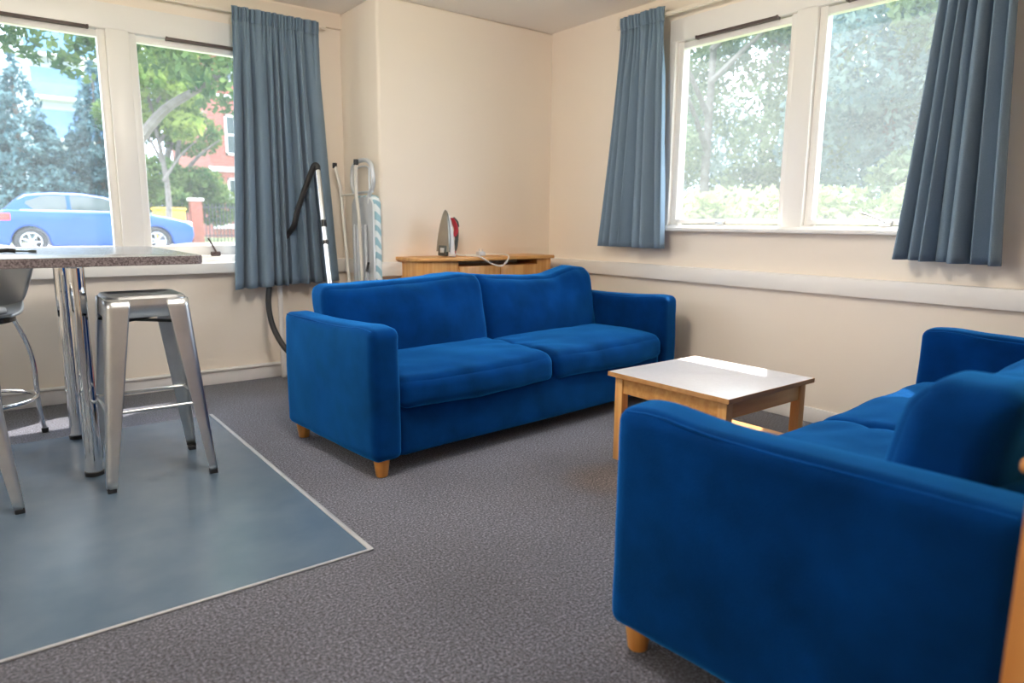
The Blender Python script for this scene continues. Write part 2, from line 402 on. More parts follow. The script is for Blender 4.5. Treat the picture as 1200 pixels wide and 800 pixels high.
# ------------------------------------------------------------------ windows
def window(name, axis, plane, posts, z0, zs, zg0, zg1, zh, ztop, a0, a1, panes, stays, gm):
    """axis 0: runs along x in the wall y=plane; axis 1: runs along y in the wall x=plane. d = depth outward"""
    def B(mb, s0, s1, d0, d1, za, zb, r=.004):
        if axis == 0: return mb.box((min(s0, s1), plane + d0, za), (max(s0, s1), plane + d1, zb), r)
        return mb.box((plane + d0, min(s0, s1), za), (plane + d1, max(s0, s1), zb), r)
    f = MB()
    B(f, a0, a1, -.006, .13, zh, ztop)                    # deep head
    B(f, a0, a1, .0, .13, z0, zs)                         # bottom rail
    for p0, p1 in posts: B(f, p0, p1, -.006, .13, zs - .01, zh + .01)
    fr = f.build(name, M['white'], kind='structure')
    s = MB(); B(s, a0 - .03, a1 + .03, -.075, .02, z0 - .004, z0 + .066 if axis == 0 else z0 + .022, .008)
    s.build('window_sill', M['white'], fr)
    if axis == 1:
        s = MB(); B(s, a0 - .005, a1 + .005, -.022, .01, z0 - .006, z0 + .03, .006); s.build('apron', M['white'], fr)
    for (p0, p1), st in zip(panes, stays):
        m = MB(); k = .045
        lo, hi = min(p0, p1), max(p0, p1)
        B(m, lo, lo + k, .02, .075, zs, zh, .006); B(m, hi - k, hi, .02, .075, zs, zh, .006)
        B(m, lo + k - .004, hi - k + .004, .0215, .0735, zg1, zh - .008, .005); B(m, lo + k - .004, hi - k + .004, .0215, .0735, zs + .004, zg0, .005)
        sash = m.build('sash', M['white'], fr)
        g = MB(); B(g, lo + k - .005, hi - k + .005, .045, .049, zg0 - .005, zg1 + .005, 0)
        g.build('glass_pane', gm, sash, smooth=0)
        v = MB(); c = (lo + hi) / 2; vw = .27
        c += .06 if axis == 0 else -.02
        B(v, c - vw, c + vw, -.010, .0205, zh - .012, zh + .006, .003)
        B(v, c - vw - .012, c - vw, -.013, .0205, zh - .014, zh + .008, .003); B(v, c + vw, c + vw + .012, -.013, .0205, zh - .014, zh + .008, .003)
        lab(v.build('trickle_vent', M['vent_brown'], fr), 'dark brown vent strip along the top of the sash')
        # stay: pivot block with an arm
        if st:
            at, tip = st
            def W(s_, d, z): return (s_, plane + d, z) if axis == 0 else (plane + d, s_, z)
            h = MB(); B(h, at - .03, at + .03, -.0, .03, zs + .0, zs + .03, .006)
            h.tube([W(at, -.004, zs + .025), W(at + (tip[0]) * .5, -.012, zs + .025 + tip[1] * .5), W(at + tip[0], -.02, zs + .02 + tip[1])], .006, 8)
            h.build('window_stay', M['vent_brown'] if axis == 0 else M['steel'], fr)
    return fr
window('window_1', 0, YW, [(1.67, W1X1), (.70, .82), (-.27, -.15), (-1.24, -1.12), (W1X0, -2.09)], W1Z0, .865, .935, 2.155, 2.20, W1Z1, W1X0, W1X1,
       [(.82, 1.67), (-.15, .70), (-1.12, -.27), (-2.09, -1.24)], [(1.24, (-.05, .10)), None, None, None], M['glass'])
window('window_2', 1, XR, [(3.06, W2Y1), (2.11, 2.23), (W2Y0, 1.28)], W2Z0, 1.10, 1.135, 2.205, 2.25, W2Z1, W2Y0, W2Y1,
       [(2.23, 3.06), (1.28, 2.11)], [(2.66, (.19, .0)), (1.66, (.12, .05))], M['glass_veiled'])

# ------------------------------------------------------------------ curtains
def curtain(name, label, along, normal, top0, top1, bot0, bot1, plane, ztop, zbot, folds, amp, seed, sag=0.):
    rn = random.Random(seed)
    ph = [rn.uniform(0, 6.28) for _ in range(6)]
    A = Vector(along); Nn = Vector(normal)
    def warp(u): return u + .034 * math.sin(2 * PI * u * 1.5 + ph[0]) + .018 * math.sin(2 * PI * u * 3.3 + ph[1])
    root = empty(name, label, 'curtain', A * ((top0 + top1) / 2) + Nn * plane + Vector((0, 0, zbot)), 0, 'blue-grey pencil-pleat curtains')
    off = root.location
    hz = ztop - .085
    npl = folds * 2.6
    def pl(u): return warp(u) * npl * PI
    def foldn(u, v):
        a = warp(u) * folds * 2 * PI
        aa = a + .5 * v * math.sin(3.1 * u * PI + ph[2])
        s = (1 - 2 * abs(math.sin(aa / 2)) ** .85) * (.75 + .25 * math.sin(.37 * a + ph[4])) + .35 * math.sin(.5 * a + ph[4]) * v
        fine = 1 - 2 * abs(math.sin(pl(u))) ** .7
        k = min(1, .35 + v * 3.0)
        return (amp * (.62 + .38 * v)) * s * k + .020 * fine * (1 - k)
    def body(u, v):
        e = v ** 1.25
        s0 = top0 + (bot0 - top0) * e; s1 = top1 + (bot1 - top1) * e
        uu = u + .018 * math.cos(warp(u) * folds * 2 * PI) * min(1, v * 3)
        z = hz + (zbot - hz) * v + (sag * (u - .5) * v)
        p = A * (s0 + (s1 - s0) * uu) + Nn * (plane + foldn(u, v)) + Vector((0, 0, z))
        return p - off
    MB().grid(body, 220, 40).build('drape', M['curtain'], root, smooth=80, solid=.004)
    def head(u, v):
        s = 1 - 2 * abs(math.sin(pl(u))) ** .7
        e = math.sin(PI * min(1, v * 1.1)) * .006
        n = plane + foldn(u, 0) - e + .004 * v + .008 * s * (1 - v)
        sp = top0 + (top1 - top0) * u
        return A * sp + Nn * n + Vector((0, 0, ztop - .090 * v + .004 * s)) - off
    MB().grid(head, 260, 12).build('pleated_header', M['curtain'], root, smooth=80, solid=.005)
    return root
curtain('curtain', 'blue-grey curtain beside the left window, with vacuum hose against it', (1, 0, 0), (0, 1, 0), 1.385, 1.95, 1.300, 2.045, YW - .13, 2.425, .665, 9.5, .072, 3, .03)
curtain('curtain', 'narrow blue-grey curtain at the corner end of the right window', (0, -1, 0), (1, 0, 0), -3.42, -3.07, -3.55, -2.985, XR - .125, 2.445, .945, 6.0, .070, 5, .0)
curtain('curtain', 'blue-grey curtain at the photo\'s right edge above the near sofa', (0, -1, 0), (1, 0, 0), -1.46, -1.165, -1.555, -1.09, XR - .13, 2.445, .94, 7.0, .072, 11, -.012)

# ------------------------------------------------------------------ sofas
L_, D_, AW, AZ = 2.19, .86, .142, .650
def sofa(name, label, loc, rz, seed):
    root = empty(name, label, 'sofa', loc, rz, 'blue velvet two-seat sofas')
    V = M['velvet']
    def soft(a, f, ox=0):
        def fn(q, u):
            n = noise.noise_vector(Vector((q.x * f + seed * 3.1 + ox, q.y * f, q.z * f)))
            n2 = noise.noise_vector(Vector((q.x * f * 3.3 + seed, q.y * f * 3.3 + ox, q.z * f * 3.3)))
            return q + n * a + n2 * a * .28
        return fn
    zb = .075
    for s in (-1, 1):
        def fn(q, u, s=s):
            q = soft(.007, 3.2, s * 5)(q, u)
            if u[2] > .5: q.z += (u[2] - .5) * 2 * (.012 * math.exp(-((u[1] + .78) / .22) ** 2) - .004 * math.exp(-((u[1]) / .4) ** 2))
            return q
        a = pad(AW, D_, AZ - zb, .034, 26, (.006, .004, .006), fn)
        o = a.build('arm', V, root, (s * (L_ / 2 - AW / 2), 0, (AZ + zb) / 2), smooth=60)
        for e in (-1, 1):      # seam lines along the top edges of the arm
            pts = [(e * (AW / 2 - .012), -D_ / 2 + .03 + (D_ - .06) * k / 14, (AZ - zb) / 2 - .009 + .012 * math.exp(-((k / 7 - 1 + .78) / .22) ** 2) - .004 * math.exp(-((k / 7 - 1) / .4) ** 2)) for k in range(15)]
            MB().tube(pts, .0035, 6).build('seam', M['velvet_seam'], o, smooth=60)
    iw = L_ - 2 * AW
    MB().bm(bmesh.new())
    pad(iw + .01, .70, .235, .02, 16, (0, .008, 0), soft(.006, 3)).build('base', V, root, (0, -.055, zb + .1175), smooth=60)
    pad(iw + .02, .13, AZ - zb - .01, .035, 20, (0, .006, .0), soft(.006, 3, 9)).build('back_frame', V, root, (0, D_ / 2 - .065, (AZ + zb) / 2 - .005), smooth=60)
    cw = iw / 2
    for s in (-1, 1):
        def fs(q, u, s=s):
            q = soft(.010, 4.5, s * 11)(q, u)
            if u[2] > 0:            # sat-on hollow and creases running in from the middle seam
                q.z -= .012 * (1 - u[0] ** 2) * (1 - u[1] ** 2) * u[2]
                e = max(0, (-s * u[0] - .35) / .65)
                q.z -= .013 * e * (1 - abs(math.sin(u[1] * 6.5 + u[0] * 4)) ** .6) * (1 - abs(u[1])) ** .5 * u[2]
            if u[1] < -.4:           # front edge rolls over and droops
                q.z -= .022 * ((-u[1] - .4) / .6) ** 2 * (1.0 if u[2] > 0 else .8) + .012 * (1 - u[0] ** 2) * (-u[1] - .4)
                q.y -= .010 * (1 - u[0] ** 2)
            return q
        o = pad(cw + .008, .66, .150, .050, 30, (.004, .012, .022), fs).build('seat_cushion', V, root, (s * cw / 2, -.098, .372), smooth=70)
        pts = [(x * (cw / 2 - .02), -.342 - .008 * (1 - x * x), .036 - .010 * (1 - x * x)) for x in [k / 10 - 1 for k in range(21)]]
        # piping along the upper front edge
        def fb(q, u, s=s):
            q = soft(.012, 3.6, s * 17)(q, u)
            tz = (u[2] + 1) / 2
            q.y += .03 * (1 - tz) * 0 + .105 * tz ** 1.1 - .05       # leans back
            q.x *= 1 + .035 * tz
            # crumpled top edge: high at the middle seam, dipping in the middle of each cushion
            if u[2] > 0:
                q.z += u[2] * float(np.interp(u[0] * (1 if rz < 2 else 1), [-1, -.3, .3, .7, 1], [.0, .0, .008, .030, .022] if s < 0 else [.022, -.018, -.010, .036, .028]))
            q.y -= .016 * math.sin(3.2 * u[0] + 4 * tz + s) * (1 - abs(u[2]) ** 2) * .5
            if u[1] < 0:
                cr = math.sin(9 * u[0] * -s + 7 * tz) * max(0, .8 - abs(u[0] * s + .2)) * max(0, tz - .4)
                q.y += .017 * cr
            return q
        o = pad(cw + .022, .185, .40, .055, 30, (.004, .050, .004), fb).build('back_cushion', V, root, (s * (cw / 2 + .004), .232, .588), smooth=70)
    for sx in (-1, 1):
        for sy in (-1, 1):
            MB().lathe([(.024, 0), (.0265, .004), (.036, .074), (.036, .085)], 20).build('foot', M['foot'], root, (sx * (L_ / 2 - .062), sy * (D_ / 2 - .055), 0), smooth=50)
            root.children[-1]['label'] = 'tapered orange wooden foot'
    return root
sofa('sofa', 'blue velvet two-seat sofa standing in front of the wooden TV cabinet', (2.299, 3.086, 0), R(5.0), 1)
sofa('sofa', 'blue velvet sofa nearest the camera, cut by the right edge', (2.329, .790, 0), R(183.5), 2)

# ------------------------------------------------------------------ coffee table
ct = empty('coffee_table', 'low square coffee table with pale laminate top between the two sofas', 'table', (2.598, 1.888, 0), R(.8))
def flat(poly, z0, z1, bev, name, m, par, **k): return MB().prism(poly, z0, z1, bev).build(name, m, par, **k)
top = flat(rrect(-.325, -.325, .325, .325, .012), .404, .424, .002, 'tabletop', M['laminate'], ct)
e = MB()
for (a, b) in (((-.327, -.327), (.327, -.3245)), ((-.327, .3245), (.327, .327)), ((-.327, -.325), (-.3245, .325)), ((.3245, -.325), (.327, .325))):
    e.box((a[0], a[1], .4035), (b[0], b[1], .4235))
e.build('edge_band', M['oak_dark'], top)
for sx in (-1, 1):
    for sy in (-1, 1):
        MB().box((sx * .28 - .022, sy * .28 - .022, 0), (sx * .28 + .022, sy * .28 + .022, .404), .003).build('leg', M['oak_v'], ct)
for s in (-1, 1):
    MB().box((-.258, s * .285 - .009, .325), (.258, s * .285 + .009, .402), .002).build('apron', M['oak'], ct)
    MB().box((s * .285 - .009, -.258, .325), (s * .285 + .009, .258, .402), .002).build('apron', M['oak'], ct)
MB().box((-.27, -.27, .135), (.27, .27, .153), .002).build('shelf', M['oak'], ct)

# ------------------------------------------------------------------ TV cabinet in the corner
cb = empty('tv_cabinet', 'low oak TV cabinet with open slot behind the far sofa, iron on top', 'cabinet', (2.87, 4.075, .014))
def bowed(x0, x1, yf, yb, bow, rl, n=20):
    p = [(x1, yb), (x0, yb)]
    for k in range(7):
        q = k / 6; p.append((x0 + rl * (1 - math.cos(q * PI / 2)), yf + rl - rl * math.sin(q * PI / 2)))
    for k in range(1, n + 1):
        t = k / n; x = x0 + rl + (x1 - x0 - rl) * t; p.append((x, yf - bow * math.sin(PI * t)))
    return p
flat(bowed(-.60, .585, -.10, .205, .035, .09), .826, .850, .004, 'top', M['oak'], cb)
flat(bowed(-.575, -.27, -.08, .195, .006, .08, 6), .05, .826, 0, 'side_panel', M['oak_v'], cb)
MB().box((.43, -.085, .05), (.565, .195, .826), .004).build('side_panel', M['oak_v'], cb)
MB().box((-.27, .175, .05), (.43, .195, .826)).build('back_panel', M['slot_dark'], cb)
MB().box((-.27, -.075, .775), (.43, .175, .787), .002).build('shelf', M['oak'], cb)
for sx, nm in ((-1, 0), (1, 1)):
    x0 = -.268 if sx < 0 else .083
    d = MB().box((x0, -.095, .08), (x0 + .345, -.077, .786), .003).build('door', M['oak_v'], cb)
    MB().lathe([(.006, 0), (.006, .012), (.014, .018), (.014, .026), (.008, .03)], 14, T(x0 + (.31 if sx < 0 else .035), -.095, .45) @ RX(R(90))).build('knob', M['steel'], d)
MB().box((-.55, -.05, 0), (.55, .19, .05), .003).build('plinth', M['oak_dark'], cb)

# second cabinet close to the camera
wc = empty('wooden_cabinet', 'orange wooden cabinet at the bottom right, behind the near sofa\'s arm', 'cabinet', (1.437, .035, 0))
MB().box((-.512, -.225, .822), (.512, .208, .838), .006, 3).build('top', M['pine'], wc)
for s in (-1, 1): MB().box((s * .496 - .010, -.21, .0), (s * .496 + .010, .198, .822), .003).build('side_panel', M['pine'], wc)
MB().box((-.486, .178, .06), (.486, .196, .822)).build('back_panel', M['pine'], wc)
MB().box((-.486, -.19, .06), (.486, .178, .078)).build('shelf', M['pine'], wc)
for s in (-1, 1):
    d = MB().box((min(s * .003, s * .485), -.21, .06), (max(s * .003, s * .485), -.192, .818), .003).build('door', M['pine'], wc)
    MB().lathe([(.006, 0), (.006, .012), (.014, .018), (.014, .026), (.008, .03)], 14, T(s * .04, -.21, .5) @ RX(R(90))).build('knob', M['steel'], d)

# ------------------------------------------------------------------ bar table
bt = empty('bar_table', 'tall bar table with speckled grey top on chrome legs by left window', 'table', (-.20, 3.69, 0))
tp = MB().prism(rrect(-.95, -.59, .94, .59, .035, 6), .918, .955, .003).build('tabletop', M['granite'], bt)
q = rrect(-.9512, -.5912, .9412, .5912, .036, 6)
eb = MB(); n_ = len(q)
eb.add([(x, y, z) for z in (.920, .9525) for x, y in q], [(i, (i + 1) % n_, n_ + (i + 1) % n_, n_ + i) for i in range(n_)])
eb.build('edge_band', M['granite_edge'], tp)
for x in (.50, -.62):
    for y in (-.325, .315):
        lg = MB().lathe([(.034, .018), (.034, .90), (.050, .905), (.050, .918)], 28).build('leg', M['chrome'], bt, (x, y, 0))
        lab(MB().lathe([(.030, 0), (.038, .003), (.038, .020), (.034, .024)], 24).build('foot_cap', M['black'], lg), 'black foot cap')
# small tool on the table
tl = empty('bottle_opener', 'small dark-handled metal tool lying on the speckled bar table', 'tool', (-.0, 0, 0))
tx, ty, tz = .115, 3.60, .9555
tl.location = (tx, ty, tz); tl.rotation_euler = (0, 0, R(-12))
MB().tube([(-.075, 0, .009), (-.06, 0, .010), (-.02, 0, .011), (.0, 0, .008)], .009, 10, smooth=4).build('handle', M['black_gloss'], tl)
MB().tube([(.0, 0, .008), (.05, 0, .007)], .0035, 8).box((.045, -.011, .001), (.075, .011, .013), .004).build('shaft', M['iron_dark'], tl)

# ------------------------------------------------------------------ metal stools
def stool(label, loc, rz):
    root = empty('metal_stool', label, 'stool', loc, rz, 'galvanised square metal stools')
    H = .79; hs = .150; hf = .208
    # seat: pressed sheet with rounded rim, dished top and a carry slot
    b = MB()
    def ring(h, r, z, n=7):
        return [(x, y, z) for x, y in rrect(-h, -h, h, h, r, n)]
    slot = rrect(-.045, -.012, .045, .012, .0119, 7)
    rings = [ring(hs + .004, .045, H - .085), ring(hs + .001, .043, H - .03), ring(hs - .001, .042, H - .010), ring(hs - .010, .036, H), ring(hs - .022, .03, H - .001),
             ring(hs - .035, .025, H - .006), ring(.09, .03, H - .007), [(x, y, H - .008) for x, y in slot], [(x, y, H - .020) for x, y in slot]]
    n = len(rings[0]); vs = [p for r_ in rings for p in r_]
    fs = [(i * n + k, i * n + (k + 1) % n, (i + 1) * n + (k + 1) % n, (i + 1) * n + k) for i in range(len(rings) - 1) for k in range(n)]
    b.add(vs, fs); b.build('seat', M['steel'], root, smooth=35, solid=.0025)
    for sx in (-1, 1):
        for sy in (-1, 1):
            # folded angle profile: a rounded corner with two tapering flanges
            def leg(u, v, sx=sx, sy=sy):
                z = (H - .014) * (1 - v) + .022 * v
                h = hs + .0042 + (hf - hs) * (v ** 1.04); wd = .088 + (.034 - .088) * v; r = .026 + (.014 - .026) * v
                if u < .36: t = u / .36; x, y = h, h - wd + (wd - r) * t
                elif u > .64: t = (u - .64) / .36; x, y = h - r - (wd - r) * t, h
                else:
                    a = (u - .36) / .28 * PI / 2; x, y = h - r + r * math.cos(a), h - r + r * math.sin(a)
                return (sx * x, sy * y, z)
            lg = MB().grid(leg, 26, 24).build('leg', M['steel'], root, smooth=50, solid=.0025)
            c = hf - .012
            lab(MB().box((sx * c - .0165, sy * c - .0165, 0), (sx * c + .0165, sy * c + .0165, .026), .006).build('foot_cap', M['black'], lg), 'dark rubber foot cap')
    zr = .325; hr = hs + (hf - hs) * (1 - zr / H) - .004
    for s in (-1, 1):
        MB().tube([(-hr, s * hr, zr), (hr, s * hr, zr)], .0075, 10).build('footrest_bar', M['steel'], root)
        MB().tube([(s * hr, -hr, zr), (s * hr, hr, zr)], .0075, 10).build('footrest_bar', M['steel'], root)
    zb = H - .105; hb = hs - .006
    MB().box((-hb * 1.41, -.012, zb - .004), (hb * 1.41, .012, zb + .006), 0, mx=Matrix.Rotation(R(45), 4, 'Z')).box((-hb * 1.41, -.012, zb - .014), (hb * 1.41, .012, zb - .004), 0, mx=Matrix.Rotation(R(-45), 4, 'Z')).build('cross_brace', M['iron_dark'], root)
    return root
st = stool('square grey metal stool under the bar table\'s right end, fully in view', (.525, 3.285, 0), R(0))
s2 = copy_tree(st); s2.location = (-.185, 3.255, 0); s2.rotation_euler = (0, 0, R(3)); s2['label'] = 'metal stool at the left edge showing only one splayed leg'

# ------------------------------------------------------------------ bar chair with shell seat
bc = empty('bar_chair', 'silver shell bar chair with bent chrome legs beyond the bar table', 'chair', (-.06, 4.165, 0), 0)
def shell(u, v):
    s = u * 2 - 1
    if v < .5:
        t = v / .5; y = -.20 + .36 * t; z = .648 - .012 * math.sin(t * PI) + .035 * abs(s) ** 3 * t; hw = .185 + .02 * math.sin(t * PI / 2)
        x = s * hw * (1 - .22 * (1 - t) ** 3 * abs(s))
    else:
        t = (v - .5) / .5; a = t * PI / 2
        y = .16 + .055 * math.sin(a) + .045 * t - .16 * t * abs(s) ** 2.2 - .0 ; z = .648 + .035 * abs(s) ** 3 * (1 - t) + .245 * (t ** 1.25) - .03 * t * abs(s) ** 4
        hw = .205 + .055 * t; x = s * hw
    return (x, y, z)
sh = MB().grid(shell, 33, 40).build('seat_shell', M['silver'], bc, smooth=60, solid=.012)
lab(MB().prism(rrect(-.13, -.15, .13, .12, .08, 6), .652, .664, .004).build('seat_pad', M['seat_cream'], bc), 'pale round seat pad')
MB().lathe([(.15, .600), (.165, .606), (.165, .628), (.13, .636)], 28).build('under_frame', M['black_gloss'], bc)
for k in range(4):
    a = R(15 + 90 * k); ca, sa = math.cos(a), math.sin(a)
    prof = [(.155, .615), (.175, .57), (.208, .47), (.226, .36), (.226, .25), (.228, .15), (.243, .02)]
    lg = MB().tube([(r * ca, r * sa, z) for r, z in prof], .0125, 12, smooth=5).build('leg', M['chrome'], bc)
    lab(MB().lathe([(.014, 0), (.016, .004), (.016, .024)], 12, T(.244 * ca, .244 * sa, 0)).build('foot_cap', M['black'], lg), 'black foot cap')
MB().tube([(.213 * math.cos(2 * PI * k / 48), .213 * math.sin(2 * PI * k / 48), .215) for k in range(48)], .0095, 10, closed=True).build('footrest_ring', M['chrome'], bc)

# ------------------------------------------------------------------ vacuum cleaner (mostly behind the sofa)
vc = empty('vacuum_cleaner', 'vacuum cleaner with chrome wand and black hose behind the far sofa', 'vacuum cleaner', (1.76, 4.02, 0))
def loc_(p): return (p[0] - 1.76, p[1] - 4.02, p[2])
MB().lathe([(.13, .03), (.165, .05), (.17, .17), (.155, .22)], 32).build('tub', M['car_red'], vc)
MB().lathe([(.155, .22), (.165, .225), (.16, .26), (.12, .30), (.05, .32)], 32).build('lid', M['black_gloss'], vc)
for a in (40, 140, 220, 320):
    MB().lathe([(.03, -.012), (.035, -.006), (.035, .006), (.03, .012)], 16, T(.15 * math.cos(R(a)), .15 * math.sin(R(a)), .035) @ RX(R(90))).build('wheel', M['black'], vc)
wt, wb = Vector((1.822, 4.50, 1.44)), Vector((1.762, 4.10, .02))
wp = lambda t: loc_(wb + (wt - wb) * t)
wd = MB().tube([wp(.12), wp(1)], .0165, 16).build('wand', M['chrome'], vc)
for t0, t1, rr in ((.735, .765, .021), (.655, .672, .021)):
    lab(MB().tube([wp(t0), wp(t1)], rr, 14).build('collar', M['black_gloss'], wd), 'black clip on the wand')
MB().tube([wp(0), wp(.12)], .02, 14).box((wp(0)[0] - .13, wp(0)[1] - .05, 0), (wp(0)[0] + .13, wp(0)[1] + .05, .04), .012).build('floor_head', M['black_gloss'], vc)
hose = [(1.822, 4.50, 1.43), (1.819, 4.503, 1.462), (1.803, 4.52, 1.455), (1.768, 4.555, 1.35), (1.715, 4.60, 1.18), (1.690, 4.635, 1.06), (1.665, 4.785, .96), (1.60, 4.80, .80), (1.535, 4.71, .665), (1.487, 4.60, .53), (1.49, 4.52, .39),
        (1.545, 4.43, .25), (1.64, 4.30, .17), (1.70, 4.17, .17)]
MB().tube([loc_(p) for p in hose], .0185, 14, smooth=10).build('hose', M['black'], vc)

pp = tag(MB().lathe([(.017, 0), (.017, .765)], 16).build('heating_pipe', M['white'], None, (1.635, YW - .05, 0)), 'white vertical pipe under the left curtain\'s hem', 'pipe')

# ------------------------------------------------------------------ ironing board leaning on the pier side
ib = empty('ironing_board', 'folded ironing board with pale legs leaning in the corner by left curtain', 'ironing board', (2.09, 4.39, 0))
def il(p): return (p[0] - 2.09, p[1] - 4.39, p[2])
yA, yB, zt = 4.225, 4.555, 1.27
bd = []
for k in range(13): a = PI * k / 12; bd.append((4.39 + .165 * math.cos(a) * -1 * -1, zt - .02 + .02 * math.sin(a)))
bd = [(yA, .42), (yA, zt - .05), (yA + .03, zt - .012), (yA + .07, zt), (yB - .07, zt), (yB - .03, zt - .012), (yB, zt - .05), (yB, .42), (yB - .05, .22), (4.40, .12), (4.38, .12), (yA + .05, .22)]
lean = Matrix(((0, 0, 1, 0), (1, 0, 0, 0), (0, 1, 0, 0), (0, 0, 0, 1)))
def board(x0, x1, g, name, m, par, bev=.0):
    pl = [((y - 4.39) * (1 + g), (z - .7) * (1 + g * .4) + .7) for y, z in bd]
    return MB().prism(pl, x0, x1, bev, 3, mx=lean).build(name, m, par)
cov = board(.002, .050, .03, 'cover', M['cover'], ib, .013)
board(-.010, .003, -.03, 'mesh_deck', M['grey_paint'], ib)
lp = [(2.088, yA + .07, zt - .05), (2.088, yA + .06, zt + .01), (2.088, yA + .012, zt + .06), (2.088, yA + .005, zt + .13), (2.088, yA + .03, zt + .20), (2.088, yA + .10, zt + .232), (2.088, yB - .11, zt + .232), (2.088, yB - .03, zt + .20), (2.088, yB - .005, zt + .13), (2.088, yB - .012, zt + .06), (2.088, yB - .06, zt + .01), (2.088, yB - .07, zt - .05)]
MB().tube([il(p) for p in lp], .0145, 10, smooth=6).tube([il(p) for p in ((2.088, yA + .06, zt), (2.088, yA + .06, zt + .18), (2.088, yA + .11, zt + .195), (2.088, yB - .13, zt + .195), (2.088, yB - .08, zt + .18), (2.088, yB - .08, zt))], .006, 8).tube(
    [il((2.088, yA + .012, zt + .025)), il((2.088, yB - .012, zt + .025))], .008, 8).build('iron_rest', M['grey_paint'], ib)
legA = [(2.02, 4.68, 1.488), (2.03, 4.635, 1.36), (2.035, 4.62, 1.28), (2.045, 4.56, .72), (2.05, 4.52, .25)]
legB = [(2.02, 4.335, 1.490), (2.03, 4.365, 1.36), (2.035, 4.375, 1.26), (2.04, 4.36, 1.15), (2.045, 4.34, .75), (2.05, 4.36, .25)]
lm = MB().tube([il(p) for p in legA], .0115, 10, smooth=5).tube([il(p) for p in legB], .0115, 10, smooth=5).tube([il(p) for p in ((2.034, 4.622, 1.28), (2.034, 4.374, 1.28))], .007, 8).tube([il(p) for p in ((2.05, 4.52, .26), (2.05, 4.36, .26))], .01, 8)
lgo = lab(lm.build('leg_frame', M['cream_plastic'], ib), 'cream bent-tube leg frame')
for p in (legA[0], legB[0]):
    lab(MB().tube([il((p[0], p[1], p[2] - .022)), il((p[0], p[1], p[2] + .014))], .016, 10).build('end_cap', M['black'], lgo), 'black end cap')
for yy in (4.30, 4.36, 4.42, 4.47):
    MB().tube([il((2.062, yy + .01, 1.08)), il((2.062, yy - .01, .3))], .009, 8).build('strut', M['grey_paint'], ib)
MB().tube([il((2.055, 4.26, .83)), il((2.05, 4.28, .77))], .008, 8).build('catch', M['black'], ib)
MB().tube([il((2.05, 4.24, .02)), il((2.05, 4.54, .02))], .012, 10).tube([il((2.062, 4.39, .02)), il((2.07, 4.39, .30))], .012, 10).build('foot_bar', M['grey_paint'], ib)

# ------------------------------------------------------------------ clothes iron on the cabinet
ir = empty('clothes_iron', 'steam iron standing on its heel on the oak TV cabinet', 'iron', (2.565, 4.09, .868), R(0))
# local: z up = tip; sole faces -x (left), body toward +x
IH = .315
def sole(off, g, x0, x1, name, m, par, bev=.002):
    pl = []
    for k in range(17):
        t = k / 16; z = IH * t; hw = (.066 + g) * math.cos(t * PI / 2) ** .62 if t < 1 else 0
        pl.append((hw, .03 + (IH - .03) * t + off * (t)))
    pts = [(y, z) for y, z in pl] + [(-y, z) for y, z in pl[-2::-1]]
    return MB().prism(pts, x0, x1, 0, mx=lean).build(name, m, par, smooth=30)
irr = R(5); ity = R(5)        # turned so that sole looks toward the left front
ir.rotation_euler = (0, ity, irr)
sole(.0, .002, -.040, -.030, 'soleplate', M['iron_sole'], ir)
sole(-.006, -.001, -.030, -.022, 'sole_rim', M['iron_dark'], ir)
def ibody(u, v):
    a = u * 2 * PI; t = v
    z = .012 + (IH - .03) * t
    hw = .055 * max(.02, math.cos(t * PI / 2)) ** .62; dp = .060 * (1 - t) ** .55 + .006
    c, s = math.cos(a), math.sin(a)
    return (-.022 + dp * .5 + dp * .5 * math.copysign(abs(c) ** .6, c), hw * math.copysign(abs(s) ** .7, s), z)
MB().grid(ibody, 28, 24, wrap=True).build('body', M['iron_white'], ir, smooth=60)
MB().box((-.042, -.050, .0), (-.020, .050, .075), .008).build('heel', M['iron_dark'], ir)
lab(MB().box((-.0435, -.022, .022), (-.041, .022, .055), .001).build('rating_plate', M['grey_paint'], ir), 'pale plate on the heel')
MB().box((-.02, -.047, .0), (.045, .047, .02), .006).build('heel_foot', M['iron_white'], ir)
MB().tube([(.030, 0, .255), (.052, 0, .235), (.073, 0, .19), (.078, 0, .12), (.068, 0, .05), (.040, 0, .03)], .0135, 12, smooth=6).build('handle', M['iron_dark'], ir)
MB().grid(lambda u, v: ((.016 + .052 * math.sin(v * PI * .75)) * 1.0 + .012 * math.cos(u * 2 * PI), .030 * math.sin(u * 2 * PI) * (1 - .35 * v), .265 - .125 * v), 18, 10, wrap=True).build('water_tank', M['iron_red'], ir, smooth=60)
MB().tube([(.04, 0, .27), (.075, 0, .245), (.088, 0, .21)], .006, 8, smooth=4).build('trigger', M['iron_dark'], ir)
MB().box((.012, -.03, .0), (.062, .03, .045), .01).build('base_cap', M['iron_red'], ir)
Ri = (Matrix.Rotation(irr, 4, 'Z') @ Matrix.Rotation(ity, 4, 'Y')).inverted()
def irl(p): return tuple(Ri @ (Vector(p) - Vector(ir.location)))
cd = [(a_, b_, c_ + .016) for a_, b_, c_ in [(2.60, 4.08, .875), (2.66, 4.06, .858), (2.74, 4.08, .857), (2.86, 4.10, .857), (2.96, 4.08, .858), (3.0, 4.0, .858), (2.985, 3.93, .850), (2.955, 3.915, .81), (2.90, 3.910, .785), (2.83, 3.912, .80), (2.77, 3.918, .832), (2.735, 3.935, .853), (2.70, 3.99, .857), (2.68, 4.03, .857), (2.76, 4.05, .857), (2.80, 4.02, .857)]]
MB().tube([irl(p) for p in cd], .0055, 8, smooth=8).build('cord', M['cream_plastic'], ir)
